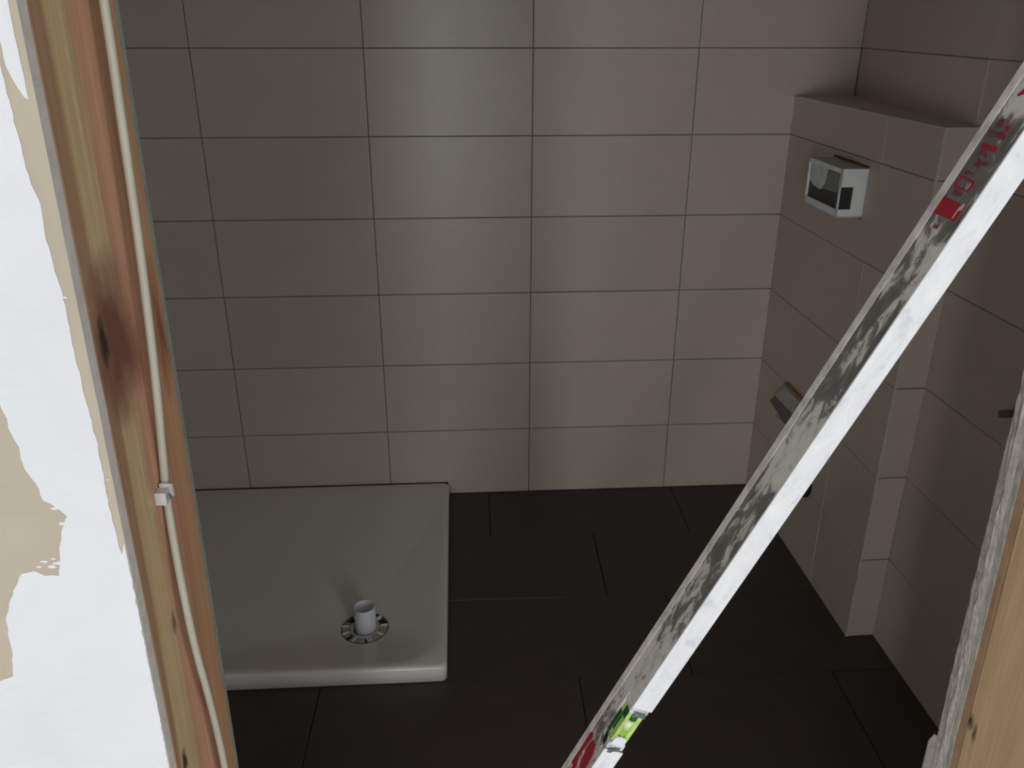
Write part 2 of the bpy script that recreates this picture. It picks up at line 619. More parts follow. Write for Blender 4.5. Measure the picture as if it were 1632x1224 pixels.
# ---------------------------------------------------------------- left door post with cable
BANDS_L = (-1.787, -1.637, [
    (0.00, (0.442, 0.273, 0.156)), (0.07, (0.442, 0.260, 0.143)), (0.12, (0.676, 0.494, 0.273)), (0.30, (0.715, 0.533, 0.299)),
    (0.37, (0.650, 0.468, 0.273)), (0.41, (0.650, 0.364, 0.227)), (0.58, (0.715, 0.403, 0.260)), (0.68, (0.624, 0.345, 0.215)),
    (0.74, (0.546, 0.286, 0.169)), (0.84, (0.650, 0.358, 0.195)), (1.00, (0.611, 0.351, 0.195))])  # the dark dip ahead of the last stops paints the cable's shadow
KN = [(-1.733, 1.172, 0.050, 0.072, (0.37, 0.16, 0.09), 0.75), (-1.748, 1.180, 0.046, 0.072, (0.21, 0.085, 0.055), 0.45),
      (-1.652, 1.155, 0.018, 0.070, (0.27, 0.10, 0.05), 0.6), (-1.769, 1.188, 0.009, 0.022, (0.04, 0.02, 0.015), 0.4),
      (-1.694, 0.790, 0.012, 0.034, (0.34, 0.17, 0.11), 0.7), (-1.767, 0.762, 0.007, 0.016, (0.06, 0.04, 0.03), 0.4),
      (-1.735, 0.90, 0.006, 0.014, (0.18, 0.10, 0.06), 0.5)]
MAT['wood_l'] = wood_material('spruce_post', BANDS_L, knots=KN)
BANDS_R = (-1.79, -1.66, [(0.0, (0.768, 0.538, 0.320)), (0.35, (0.704, 0.486, 0.282)), (0.7, (0.768, 0.525, 0.320)), (0.88, (0.704, 0.486, 0.282)), (1.0, (0.602, 0.371, 0.205))])
KR = [(-1.679, 0.672, 0.0075, 0.013, (0.09, 0.05, 0.03), 0.5), (-1.690, 0.665, 0.004, 0.016, (0.14, 0.09, 0.06), 0.5),
      (-1.74, 0.50, 0.012, 0.02, (0.35, 0.2, 0.12), 0.8)]
MAT['wood_r'] = wood_material('pine_post', BANDS_R, knots=KR)
MAT['wood_plain'] = wood_material('pine_lintel', BANDS_R)

post = thing('door_post', 'orange-brown spruce door post with a dark knot, left of the doorway', 'post', (-0.49, -1.71, 0))


def rel(o, parent):
    """keep o where it is while it is parented to a thing that sits at parent.location"""
    o.parent = parent
    o.matrix_parent_inverse = Matrix.Translation(-Vector(parent.location))
    return o


mb = MB()
NZ = 24
loops = []
for i in range(NZ + 1):
    z = HEAD * i / NZ
    x = left_x(z)
    ya, yb_ = -1.786, -1.634
    ch = 0.0022
    wv = 0.0006 * noise.noise((3, 0, z * 9))
    loops.append([Vector((x - 0.07, ya, z)), Vector((x - ch, ya + wv, z)), Vector((x, ya + ch + wv, z)), Vector((x, yb_ - ch, z)), Vector((x - ch, yb_, z)), Vector((x - 0.07, yb_, z))])
mb.loft(loops, smooth=False)
rel(mb.build('post_body', MAT['wood_l']), post)

# lintel joining the two posts (above the picture)
mb = MB()
mb.box((-0.56, -1.786, HEAD), (0.44, -1.637, HEAD + 0.12))
structure(mb.build('trim_1', MAT['wood_plain']), 'timber lintel over the doorway', 'trim')

# cable with its nail clip
cab = thing('electric_cable', 'thin pale grey-beige cable hanging down the left door post', 'cable', (-0.47, -1.69, 0))
cpts = [(-1.655, 2.06), (-1.655, 1.75), (-1.657, 1.55), (-1.659, 1.425), (-1.666, 1.334), (-1.676, 1.234), (-1.692, 1.130), (-1.7075, 1.054), (-1.713, 1.028),
        (-1.7165, 0.98), (-1.7165, 0.917), (-1.7125, 0.854), (-1.703, 0.789), (-1.697, 0.733), (-1.694, 0.675), (-1.69, 0.5), (-1.68, 0.25), (-1.68, 0.005)]


def catmull(pts, n=6):
    out = []
    for i in range(len(pts) - 1):
        a, b, c, d = [Vector(pts[max(0, min(len(pts) - 1, i + k))]) for k in (-1, 0, 1, 2)]
        for j in range(n):
            t = j / n
            out.append(0.5 * ((2 * b) + (c - a) * t + (2 * a - 5 * b + 4 * c - d) * t * t + (3 * b - a - 3 * c + d) * t ** 3))
    out.append(Vector(pts[-1]))
    return out


RC = 0.0036
def cable_gap(z):
    if z > 1.03:
        return min(0.0075, (z - 1.03) * 0.06)
    return min(0.005, (1.03 - z) * 0.05) if z > 0.3 else 0.0


cpl = []
for y, z in cpts:
    xx = left_x(z) + RC + 0.0006 + cable_gap(z)
    cpl.append(Vector((xx, -2.379 + (y + 2.379) * (xx + 0.204) / (-0.266), z)))
cp = catmull(cpl)
mb = MB()
tube(mb, cp, RC, 10)
rel(mb.build('sheath', MAT['cable']), cab)
mb = MB()
cx = left_x(1.028) + RC + 0.0006
ring = []
arch = []
for k in range(9):
    a = math.radians(-20 + 220 * k / 8)
    arch.append((math.cos(a), math.sin(a)))
for z in (1.0215, 1.0335):
    lp = [Vector((cx + 0.0068 * s, -1.712 - 0.0068 * c, z + 0.004 * c)) for c, s in arch] + [Vector((cx + 0.0038 * s, -1.712 - 0.0038 * c, z + 0.004 * c)) for c, s in reversed(arch)]
    ring.append(lp)
mb.loft(ring, smooth=False)
mb.box((left_x(1.028) + 0.0003, -1.7285, 1.0215), (left_x(1.028) + 0.0095, -1.7178, 1.0335))
clip = rel(mb.build('nail_clip', MAT['clip']), cab)
clip['label'] = 'white plastic nail clip'
mb = MB()
tube(mb, [(left_x(1.028) + 0.0095, -1.723, 1.0275), (left_x(1.028) + 0.012, -1.723, 1.0275)], 0.0022, 10)
rel(mb.build('nail_head', MAT['grey_plastic']), cab)

# ---------------------------------------------------------------- right door post: tile edge, boards, lath, wood
rp = thing('door_post', 'light tan timber door post right of the doorway, beneath the leaning level', 'post', (0.40, -1.72, 0))


def strip(name, y0, y1, dx, mat, amp=0.0, z0=0.0, z1=HEAD, n=150, width=0.09, seed=0.0, sub=3, slack=0.0):
    """upright strip on the right reveal whose exposed edge may be rough"""
    mb = MB()
    loops = []
    for i in range(n + 1):
        z = z0 + (z1 - z0) * i / n
        base = right_x(z) + dx
        lp = []
        for j in range(sub + 1):
            y = y0 + (y1 - y0) * j / sub
            r = amp * (noise.noise((y * 160 + seed, z * 75, seed)) + 0.5 * noise.noise((y * 300, z * 260, seed)))
            yy = y + (slack * noise.noise((seed, 4, z * 22)) if j == sub else 0)
            lp.append(Vector((base + r, yy, z)))
        lp += [Vector((base + width, y1, z)), Vector((base + width, y0, z))]
        loops.append(lp)
    mb.loft(loops, smooth=False)
    return mb.build(name, mat, None)


rel(strip('post_body', -1.788, -1.6770, 0.0005, MAT['wood_r'], 0.0, n=30), rp)
rel(strip('timber_lath', -1.6745, -1.6635, 0.0006, simple('brown_batten', (0.47, 0.29, 0.17), 0.7, var=0.15, scale=40), 0.0004, n=60, seed=3), rp)
structure(strip('trim_2', -1.6633, -1.6545, 0.0, simple('greenish_gypsum', (0.50, 0.49, 0.42), 0.9, var=0.22, scale=70, bump=0.5), 0.0008, seed=1.5),
          'greenish-grey cut edge of a plasterboard beside the right post', 'trim')
structure(strip('trim_3', -1.6543, -1.6425, 0.0, MAT['gypsum'], 0.0014, seed=6.1), 'rough pale gypsum edge of a plasterboard beside the right post', 'trim')
structure(strip('trim_4', -1.6400, -1.6310, 0.0004, simple('mortar_edge', (0.46, 0.41, 0.37), 0.95, var=0.3, scale=90, bump=0.6), 0.0012, seed=8.3, slack=0.001),
          'rough mortar-smeared tile edge at the right side of the doorway', 'trim')
structure(strip('trim_5', -1.6424, -1.6401, 0.0030, simple('mortar_gap', (0.16, 0.145, 0.135), 0.95, var=0.3, scale=90), 0.0012, seed=2.7),
          'dark adhesive joint between tile edge and board', 'trim')
# torn paper at the foot of the board edge
mb = MB()
mb.prism([Vector((0.3600, -1.6318, 0.5935)), Vector((0.3660, -1.6318, 0.604)), Vector((0.3725, -1.6318, 0.595)), Vector((0.3800, -1.6318, 0.30)), Vector((0.3640, -1.6318, 0.30))], (0, 0.0016, 0))
rel(mb.build('torn_board_paper', simple('torn_paper', (0.34, 0.31, 0.29), 0.9, var=0.2, scale=90)), rp)

# ---------------------------------------------------------------- cistern boxing in the right-hand corner
BX = thing('cistern_boxing', 'pale tiled half-height cistern boxing with a ledge in the right corner', 'boxing', (0.721, 0, 0))
BXL, BXD, BXH = 0.755, 0.165, 1.222
bang = math.atan2(-1.0, 0.0159)              # local x of the boxing runs toward the doorway
bdir = Vector((math.cos(bang), math.sin(bang), 0))
bnrm = Vector((math.sin(bang), -math.cos(bang), 0))   # outward, toward the room
B0 = Vector((0.721, 0.0, 0.0))


def bpt(u, e, z):
    """u along the boxing from the back wall, e outwards from its tiled face, z up"""
    return B0 + bdir * u + bnrm * e + Vector((0, 0, z))


def bxf(v):
    return bpt(v.x, v.y, v.z)


def right_wall_e(u):
    """distance from boxing face back to the right wall at u (negative = inwards)"""
    a, b = Vector(WALL_R[0]), Vector(WALL_R[1])
    y = -u
    t = max(0.0, min(1.0, (y - a.y) / (b.y - a.y)))
    x = a.x + (b.x - a.x) * t
    p = B0 + bdir * u
    return -(x - p.x)


# core with the holes for the shroud recess is left plain; tiles carry the look
mb = MB()
e1, e2 = right_wall_e(0), right_wall_e(BXL - 0.004)
pts = [bpt(0.0, -JD, 0.0), bpt(BXL - 0.004, -JD, 0.0), bpt(BXL - 0.004, e2, 0.0), bpt(0.0, e1, 0.0)]
mb.prism(pts, (0, 0, BXH - 0.004))
rel(mb.build('core', MAT['grout']), BX)
b_u = [0.0, 0.53, BXL]
SH_U0, SH_U1, SH_Z0, SH_Z1 = 0.290, 0.483, 0.986, 1.1085   # cut-out for the flush shroud
rows_b = [r for r in ROWS if r < BXH - 0.02] + [BXH]


def bx_tile(u0, u1, z0, z1, joint=0.0013):
    o = put_tile(None, B0, bang, u0, u1, z0, z1, t=0.010, joint=joint, bow=0.0002, tilt=0.001)
    if o:
        rel(o, BX)
    return o


for i in range(len(rows_b) - 1):
    for u0, u1 in zip(b_u, b_u[1:]):
        z0, z1 = rows_b[i], rows_b[i + 1]
        if u0 < SH_U0 and u1 > SH_U1 and z0 < SH_Z1 and z1 > SH_Z0:
            # tile notched around the shroud: a frame-shaped tile in one piece
            mb = MB()
            j = 0.0006
            o4 = [(u0 + j, z0 + j), (u1 - j, z0 + j), (u1 - j, z1 - j), (u0 + j, z1 - j)]
            i4 = [(SH_U0, SH_Z0), (SH_U1, SH_Z0), (SH_U1, SH_Z1), (SH_U0, SH_Z1)]
            vf = [[mb.bm.verts.new(bpt(u, e, z)) for u, z in lp] for lp in (o4, i4) for e in (0.0, -0.010)]
            of, ob, inf, inb = vf
            for k in range(4):
                l = (k + 1) % 4
                mb.bm.faces.new((of[k], of[l], inf[l], inf[k]))
                mb.bm.faces.new((ob[k], ob[l], inb[l], inb[k]))
                mb.bm.faces.new((of[k], of[l], ob[l], ob[k]))
                mb.bm.faces.new((inf[k], inf[l], inb[l], inb[k]))
            rel(mb.build('tile', MAT['wall_tile']), BX)
        else:
            bx_tile(u0, u1, z0, z1)
# end face toward the doorway: narrow tiles between the boxing corner and the right wall
endw = -right_wall_e(BXL)
for i in range(len(rows_b) - 1):
    o = put_tile(None, bpt(BXL, 0, 0), bang + math.pi / 2, 0.0, endw + 0.001, rows_b[i], rows_b[i + 1], t=0.010, bow=0.0, tilt=0.001, joint=0.002)
    rel(o, BX)
# ledge slabs on top
for u0, u1 in zip([0.0, 0.30, BXL], [0.30, BXL]):
    mb = MB()
    pts = [bpt(u0 + 0.001, 0.0, BXH - 0.010), bpt(u1 - 0.001, 0.0, BXH - 0.010), bpt(u1 - 0.001, right_wall_e(u1), BXH - 0.010), bpt(u0 + 0.001, right_wall_e(u0), BXH - 0.010)]
    mb.prism(pts, (0, 0, 0.010))
    rel(mb.build('ledge_tile', MAT['wall_tile']), BX)
# light trim along the outer edges
mb = MB()
mb.box((0.0, -0.004, BXH - 0.0025), (BXL + 0.001, 0.0022, BXH + 0.0012), xf=bxf)
mb.box((BXL - 0.001, -endw, BXH - 0.0025), (BXL + 0.0022, 0.002, BXH + 0.0012), xf=bxf)
mb.box((BXL - 0.002, -0.002, 0.002), (BXL + 0.0018, 0.0018, BXH - 0.002), xf=bxf)
rel(mb.build('edge_trim', MAT['trim']), BX)

# ---------------------------------------------------------------- flush plate shroud
fs = thing('flush_plate_shroud', 'white plastic flush plate shroud with a dark opening on the tiled boxing', 'shroud', bpt(0.386, 0.0, 1.045))
SU0, SU1, SZ0, SZ1, SE = 0.294, 0.479, 0.990, 1.102, 0.062
T_ = 0.004


def frame_plate(mb, quad, hole, nrm, th):
    """plate with one hole: quad and hole are 4 corners in order; thickness along nrm"""
    nrm = Vector(nrm)
    A = [mb.bm.verts.new(p) for p in quad]
    A2 = [mb.bm.verts.new(Vector(p) - nrm * th) for p in quad]
    H = [mb.bm.verts.new(p) for p in hole]
    H2 = [mb.bm.verts.new(Vector(p) - nrm * th) for p in hole]
    for k in range(4):
        l = (k + 1) % 4
        mb.bm.faces.new((A[k], A[l], H[l], H[k]))
        mb.bm.faces.new((A2[k], A2[l], H2[l], H2[k]))
        mb.bm.faces.new((A[k], A[l], A2[l], A2[k]))
        mb.bm.faces.new((H[k], H[l], H2[l], H2[k]))


mb = MB()
# front of the shroud: frame around a wide opening
q = [bpt(SU0, SE, SZ0), bpt(SU1, SE, SZ0), bpt(SU1, SE, SZ1), bpt(SU0, SE, SZ1)]
hq = [bpt(SU0 + 0.003, SE, SZ0 + 0.020), bpt(SU1 - 0.0012, SE, SZ0 + 0.020), bpt(SU1 - 0.0012, SE, SZ1 - 0.010), bpt(SU0 + 0.003, SE, SZ1 - 0.010)]
frame_plate(mb, q, hq, bnrm, T_)
# end toward the doorway, with a cut that runs out of the front opening
q = [bpt(SU1, SE, SZ0), bpt(SU1, -0.012, SZ0), bpt(SU1, -0.012, SZ1), bpt(SU1, SE, SZ1)]
hq = [bpt(SU1, SE - 0.0012, SZ0 + 0.020), bpt(SU1, SE - 0.034, SZ0 + 0.020), bpt(SU1, SE - 0.034, SZ0 + 0.071), bpt(SU1, SE - 0.0012, SZ0 + 0.071)]
frame_plate(mb, q, hq, bdir, T_)
mb.box((SU0, -0.012, SZ0), (SU0 + T_, SE, SZ1), xf=bxf)
mb.box((SU0, -0.012, SZ0), (SU1, SE, SZ0 + T_), xf=bxf)
rel(mb.build('shroud_frame', MAT['shroud']), fs)
mb = MB()
mb.box((SU0 + 0.0005, -0.012, SZ1 - T_), (SU1 - 0.0005, SE - 0.001, SZ1 + 0.0004), xf=bxf)
rel(mb.build('shroud_lid', simple('shaded_lid_plastic', (0.46, 0.44, 0.41), 0.5, var=0.08)), fs)  # same shroud, its dim top face painted as a darker colour
mb = MB()
mb.box((SU0 + 0.005, -0.009, SZ0 + 0.005), (SU1 - 0.005, 0.004, SZ1 - 0.005), xf=bxf)
rel(mb.build('cistern_opening', MAT['dark_plastic']), fs)
# dark inner lining and the smoky guard in the upper half
mb = MB()
mb.box((SU0 + 0.0045, 0.006, SZ0 + 0.006), (SU1 - 0.0045, SE - 0.006, SZ0 + 0.0705), xf=bxf)
o = rel(mb.build('inner_guard', simple('dark_grey_plastic', (0.022, 0.021, 0.023), 0.5)), fs)
mb = MB()
mb.prism([bpt(SU0 + 0.004, SE - 0.0055, SZ0 + 0.062), bpt(SU0 + 0.035, SE - 0.0055, SZ0 + 0.050), bpt(SU0 + 0.075, SE - 0.0055, SZ0 + 0.047), bpt(SU0 + 0.095, SE - 0.0055, SZ0 + 0.062), bpt(SU0 + 0.105, SE - 0.0055, SZ1 - 0.006), bpt(SU0 + 0.004, SE - 0.0055, SZ1 - 0.006)], bnrm * 0.0015)
o = rel(mb.build('protective_film', simple('pale_film', (0.62, 0.66, 0.66), 0.4, var=0.2, scale=30)), fs)
o['label'] = 'pale crumpled film behind the opening'
mb = MB()
mb.prism([bpt(SU0 + 0.07, SE - 0.0057, SZ0 + 0.050), bpt(SU1 - 0.006, SE - 0.0057, SZ0 + 0.056), bpt(SU1 - 0.006, SE - 0.0057, SZ1 - 0.006), bpt(SU0 + 0.09, SE - 0.0057, SZ1 - 0.006)], bnrm * 0.0012)
rel(mb.build('smoky_window', MAT['smoke']), fs)

# ---------------------------------------------------------------- toilet connections on the boxing
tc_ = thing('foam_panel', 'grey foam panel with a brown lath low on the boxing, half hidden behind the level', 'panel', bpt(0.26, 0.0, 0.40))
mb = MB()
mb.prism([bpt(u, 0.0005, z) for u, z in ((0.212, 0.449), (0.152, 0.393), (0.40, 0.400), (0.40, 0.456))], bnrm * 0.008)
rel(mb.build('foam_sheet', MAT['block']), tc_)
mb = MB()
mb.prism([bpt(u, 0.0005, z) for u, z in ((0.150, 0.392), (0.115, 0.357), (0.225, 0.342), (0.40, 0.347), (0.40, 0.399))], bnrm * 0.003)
o = rel(mb.build('painted_shadow', simple('painted_shadow', (0.17, 0.15, 0.13), 0.9, var=0.25, scale=60)), tc_)  # dark plate that paints the shadow below the foam sheet
mb = MB()
mb.prism([bpt(u, 0.0005, z) for u, z in ((0.170, 0.331), (0.172, 0.336), (0.232, 0.341), (0.300, 0.335), (0.300, 0.327))], bnrm * 0.004)
rel(mb.build('foam_scrap', simple('pale_scrap', (0.55, 0.50, 0.45), 0.9, var=0.1)), tc_)
mb = MB()
mb.box((0.222, 0.0005, 0.452), (0.40, 0.012, 0.463), xf=bxf)
o = rel(mb.build('lath', MAT['lath']), tc_)
o['label'] = 'brown wooden lath'
wp = thing('waste_pipe', 'black waste pipe stub low on the boxing behind the level', 'pipe', bpt(0.408, 0.0, 0.253))


def ring_stub(mb, c, axis, r0, r1, depth, seg=28):
    axis = Vector(axis).normalized()
    a = axis.cross(Vector((0, 0, 1))).normalized()
    b = axis.cross(a)
    c = Vector(c)
    cs = [(math.cos(2 * math.pi * k / seg), math.sin(2 * math.pi * k / seg)) for k in range(seg)]
    lo = [[c + axis * d + a * x * r + b * y * r for x, y in cs] for d, r in ((-0.002, r1), (depth, r1), (depth, r0), (0.0, r0))]
    mb.loft(lo, cap0=True, cap1=True)


mb = MB()
ring_stub(mb, bpt(0.408, 0.0, 0.253), bnrm, 0.045, 0.05, 0.006)
rel(mb.build('pipe_socket', MAT['dark_plastic']), wp)
mb = MB()
ring_stub(mb, bpt(0.408, 0.001, 0.253), bnrm, 0.0395, 0.044, 0.004)
rel(mb.build('seal_ring', simple('rubber', (0.03, 0.03, 0.03), 0.6)), wp)

# small dark water stub on the right wall
ws = thing('water_pipe_stub', 'short dark pipe stub on the right wall beside the doorway edge', 'pipe', (0.806, -1.047, 0.752))
mb = MB()
tube(mb, [(0.8065, -1.047, 0.752), (0.794, -1.047, 0.752), (0.790, -1.047, 0.752), (0.773, -1.047, 0.752)], [0.0062, 0.0062, 0.0075, 0.0070], 14)
rel(mb.build('stub', simple('dark_cap', (0.10, 0.085, 0.08), 0.6)), ws)
mb = MB()
tube(mb, [(0.8065, -1.047, 0.752), (0.8045, -1.047, 0.752)], 0.014, 16)
rel(mb.build('collar', simple('dark_collar', (0.16, 0.14, 0.13), 0.6)), ws)

# ---------------------------------------------------------------- shower tray
TX0, TX1, TY0, TY1, TT = -1.110, -0.2575, -0.852, -0.006, 0.046
DC = Vector((-0.466, -0.659))
DR = 0.0600
TRAY_D = 0.033
st = thing('shower_tray', 'low white square shower tray set in the left rear corner', 'shower tray', ((TX0 + TX1) / 2, (TY0 + TY1) / 2, 0))


def rrect(inset, r, per=20):
    x0, x1, y0, y1 = TX0 + inset, TX1 - inset, TY0 + inset, TY1 - inset
    pts = []
    for (cx, cy, a0) in ((x1 - r, y1 - r, 0), (x0 + r, y1 - r, 90), (x0 + r, y0 + r, 180), (x1 - r, y0 + r, 270)):
        for k in range(per + 1):
            a = math.radians(a0 + 90 * k / per)
            pts.append(Vector((cx + r * math.cos(a), cy + r * math.sin(a))))
    # resample to equal count along straight sides as well
    dense = []
    n = len(pts)
    for i in range(n):
        p, q = pts[i], pts[(i + 1) % n]
        k = max(1, int((q - p).length / 0.035))
        for j in range(k):
            dense.append(p + (q - p) * j / k)
    return dense


def ray_rrect(loop, c, ang):
    """point where the ray from c at ang leaves the loop"""
    d = Vector((math.cos(ang), math.sin(ang)))
    best = None
    n = len(loop)
    for i in range(n):
        p, q = loop[i], loop[(i + 1) % n]
        e = q - p
        den = d.x * e.y - d.y * e.x
        if abs(den) < 1e-12:
            continue
        w = p - c
        t = (w.x * e.y - w.y * e.x) / den
        s_ = (w.x * d.y - w.y * d.x) / den
        if t > 0 and -1e-6 <= s_ <= 1 + 1e-6:
            best = t if best is None else min(best, t)
    return c + d * best


outer = rrect(0.0, 0.016)
angs = sorted(set(round(math.atan2(p.y - DC.y, p.x - DC.x), 5) for p in outer))
inner = rrect(0.012, 0.10, 30)
profile_in = [ray_rrect(inner, DC, a) for a in angs]
out_dirs = []
loops = []


def out_loop(inset, r, z):
    lp = rrect(inset, max(r, 0.001))
    return [Vector((*ray_rrect(lp, DC, a), z)) for a in angs]


NS = 26
zdrain = TT - TRAY_D
circ = [DC + Vector((math.cos(a), math.sin(a))) * DR for a in angs]
body = [[Vector((p.x, p.y, zdrain - 0.020)) for p in circ], [Vector((p.x, p.y, zdrain - 0.004)) for p in circ]]
for k in range(NS + 1):
    s_ = k / NS
    lp = []
    for a, ci, pi_ in zip(angs, circ, profile_in):
        ss = s_ ** 1.25
        p = ci + (pi_ - ci) * ss
        h = 1.0 - (1.0 - ss) ** 1.0
        # dish around the drain, then a plane slope, eased into the rim
        dist = (p - DC).length
        dish = math.exp(-((dist - DR) / 0.075) ** 2) * 0.004
        ease = ss if ss < 0.88 else 0.88 + (ss - 0.88) * (1 - (ss - 0.88) / 0.24)
        z = zdrain + (TRAY_D) * (ease / 0.94) - dish
        lp.append(Vector((p.x, p.y, min(z, TT))))
    body.append(lp)
for ins, r, z in ((0.0095, 0.020, TT), (0.0055, 0.018, TT - 0.0008), (0.0022, 0.017, TT - 0.0030), (0.0005, 0.016, TT - 0.0065), (0.0, 0.016, TT - 0.011), (0.0, 0.016, 0.004), (0.006, 0.014, 0.002)):
    body.append(out_loop(ins, r, z))
mb = MB()
mb.loft(body, cap0=False, cap1=False)
rel(mb.build('tray_body', MAT['acrylic']), st)
mb = MB()
mb.box((TX0 + 0.02, TY0 + 0.02, 0.0), (TX1 - 0.02, TY1 - 0.02, 0.003))
rel(mb.build('tray_underside', MAT['dark_plastic']), st)
# dark silicone-free gap along the back
mb = MB()
mb.box((TX0, TY1 - 0.0005, 0.03), (TX1 - 0.004, -0.0006, TT - 0.002))
rel(mb.build('back_joint', MAT['dark_plastic']), st)

# ---------------------------------------------------------------- drain
df = thing('drain_fitting', 'grey slotted drain fitting with a white pipe stub in the shower tray', 'drain', (DC.x, DC.y, zdrain))
zb = zdrain - 0.017


def rev(mb, prof, seg=48, c=DC, cap0=False, cap1=False):
    lo = []
    for r, z in prof:
        lo.append([Vector((c.x + r * math.cos(2 * math.pi * k / seg), c.y + r * math.sin(2 * math.pi * k / seg), z)) for k in range(seg)])
    mb.loft(lo, cap0=cap0, cap1=cap1)


mb = MB()
rev(mb, [(0.001, zb), (0.0585, zb), (0.0592, zdrain - 0.004), (0.0575, zdrain - 0.0035), (0.0565, zb + 0.003)])
o = rel(mb.build('flange', simple('flange_grey', (0.11, 0.10, 0.095), 0.5, var=0.3, scale=50)), df)
mb = MB()
rev(mb, [(0.0366, zb), (0.0372, zdrain - 0.0030), (0.0360, zdrain - 0.0022), (0.0290, zdrain - 0.0045), (0.0275, zb)])
rel(mb.build('collar', simple('collar_grey', (0.52, 0.49, 0.46), 0.4, var=0.1)), df)
mb = MB()
# clear slotted ring in the front half
for a0, a1 in ((-128, -85), (-75, -42), (-28, 12), (152, 215)):
    lo = []
    for k in range(9):
        a = math.radians(a0 + (a1 - a0) * k / 8)
        lo.append([Vector((DC.x + r * math.cos(a), DC.y + r * math.sin(a), z)) for r, z in ((0.0405, zb + 0.002), (0.0405, zdrain - 0.0030), (0.0425, zdrain - 0.0028), (0.0570, zdrain - 0.0045), (0.0570, zb + 0.002))])
    mb.loft(lo, smooth=False)
rel(mb.build('slotted_ring', simple('ring_grey', (0.36, 0.345, 0.32), 0.3, var=0.2, scale=70)), df)
MAT['tab'] = simple('tab_plastic', (0.85, 0.79, 0.70), 0.5, var=0.05)
for ang, wd in ((8, 0.0062), (-33, 0.0062), (-68, 0.003), (-76, 0.003), (-117, 0.0036), (-157, 0.0062), (172, 0.005), (50, 0.005), (125, 0.005)):
    mb = MB()
    a = math.radians(ang)
    e, f = Vector((math.cos(a), math.sin(a), 0)), Vector((-math.sin(a), math.cos(a), 0))
    mb.box((0.0385, -wd / 2, zb), (0.0572, wd / 2, zdrain - 0.0015), xf=lambda v: Vector((DC.x, DC.y, 0)) + e * v.x + f * v.y + Vector((0, 0, v.z)))
    rel(mb.build('rib', MAT['tab']), df)
PC = DC + Vector((0.0025, 0.003))
mb = MB()
seg = 40
lo = []
for r, z, tl in ((0.0268, zb, 0), (0.0264, 0.0725, 1), (0.0260, 0.0732, 1), (0.0246, 0.0730, 1), (0.0244, zb, 0)):
    lo.append([Vector((PC.x + r * math.cos(2 * math.pi * k / seg), PC.y + r * math.sin(2 * math.pi * k / seg), z + tl * 0.04 * r * math.cos(2 * math.pi * k / seg))) for k in range(seg)])
mb.loft(lo, cap0=False, cap1=False)
o = rel(mb.build('pipe_stub', MAT['pvc']), df)
o['label'] = 'white open plastic pipe stub'

# ---------------------------------------------------------------- spirit level leaning across the doorway
LA = Vector((0.37765812, -0.09072008, 0.92149021)).normalized()
LN = Vector((0.92530577, 0.0, -0.37922187)).normalized()      # across the bright narrow face
LM = LA.cross(LN) * -1
if LM.y < 0:
    LM = -LM
LM = LM.normalized()
LP = Vector((-0.35585, -1.65703, 0.0)) + LA * 0.012
LW, LH, LL = 0.0219, 0.050, 1.785
lv = thing('spirit_level', 'long plaster-smeared aluminium spirit level leaning diagonally across the doorway', 'spirit level', LP)
LMAT = Matrix((LA, LM, -LN)).transposed().to_4x4()     # local x along, y across the web (front to back), z out of the printed web
LMAT.translation = LP
DS = -0.012


def lvl(o):
    """o was modelled in level coordinates (s, t, out)"""
    o.parent = lv
    o.matrix_parent_inverse = Matrix.Translation(-LP)
    o.matrix_world = LMAT
    o.matrix_basis = LMAT
    return o


def level_web():
    """painted web with dried plaster smeared along it; the amount changes along the level"""
    k = NT('level_web_paint', 0.55, 0.0)
    tc = k.n('ShaderNodeTexCoord')
    sx = k.n('ShaderNodeSeparateXYZ')
    k.link(tc.outputs['Object'], sx.inputs[0])
    mr = k.n('ShaderNodeMapRange')
    mr.inputs['From Min'].default_value = 0.6
    mr.inputs['From Max'].default_value = 1.6
    k.link(sx.outputs['X'], mr.inputs['Value'])
    g = lambda x: (x, x, x)
    st = [(0.60, 0.50), (0.76, 0.44), (0.80, 0.50), (0.83, 0.61), (0.90, 0.60), (0.93, 0.47), (0.98, 0.42), (1.05, 0.40), (1.08, 0.47), (1.12, 0.55),
          (1.18, 0.53), (1.21, 0.42), (1.28, 0.40), (1.31, 0.52), (1.345, 0.50), (1.365, 0.34), (1.44, 0.32), (1.452, 0.62), (1.468, 0.66), (1.478, 0.40), (1.60, 0.4)]
    bias = k.ramp(mr.outputs[0], [((a - 0.6) / 1.0, g(b)) for a, b in st])
    f = k.noise(k.obj_coord((0.45, 1, 1)), 95, 8, 0.66, 0.7)
    big = k.noise(k.obj_coord((0.5, 1, 1), (3, 1, 0)), 30, 3, 0.5, 0.5)
    m1 = k.n('ShaderNodeMath', operation='MULTIPLY_ADD')
    k.link(big, m1.inputs[0])
    m1.inputs[1].default_value = 0.6
    k.link(f, m1.inputs[2])
    m2 = k.n('ShaderNodeMath', operation='ADD')
    k.link(m1.outputs[0], m2.inputs[0])
    k.link(bias, m2.inputs[1])
    m3 = k.n('ShaderNodeMath', operation='MULTIPLY')
    k.link(m2.outputs[0], m3.inputs[0])
    m3.inputs[1].default_value = 0.5
    c = k.ramp(m3.outputs[0], [(0.50, (0.115, 0.109, 0.096)), (0.585, (0.150, 0.142, 0.126)), (0.625, (0.20, 0.19, 0.17)), (0.650, (0.50, 0.475, 0.43)), (0.69, (0.66, 0.63, 0.575)), (0.85, (0.74, 0.70, 0.65))])
    k.color(c)
    k.bump(m3.outputs[0], 0.6, 0.0012)
    return k.m


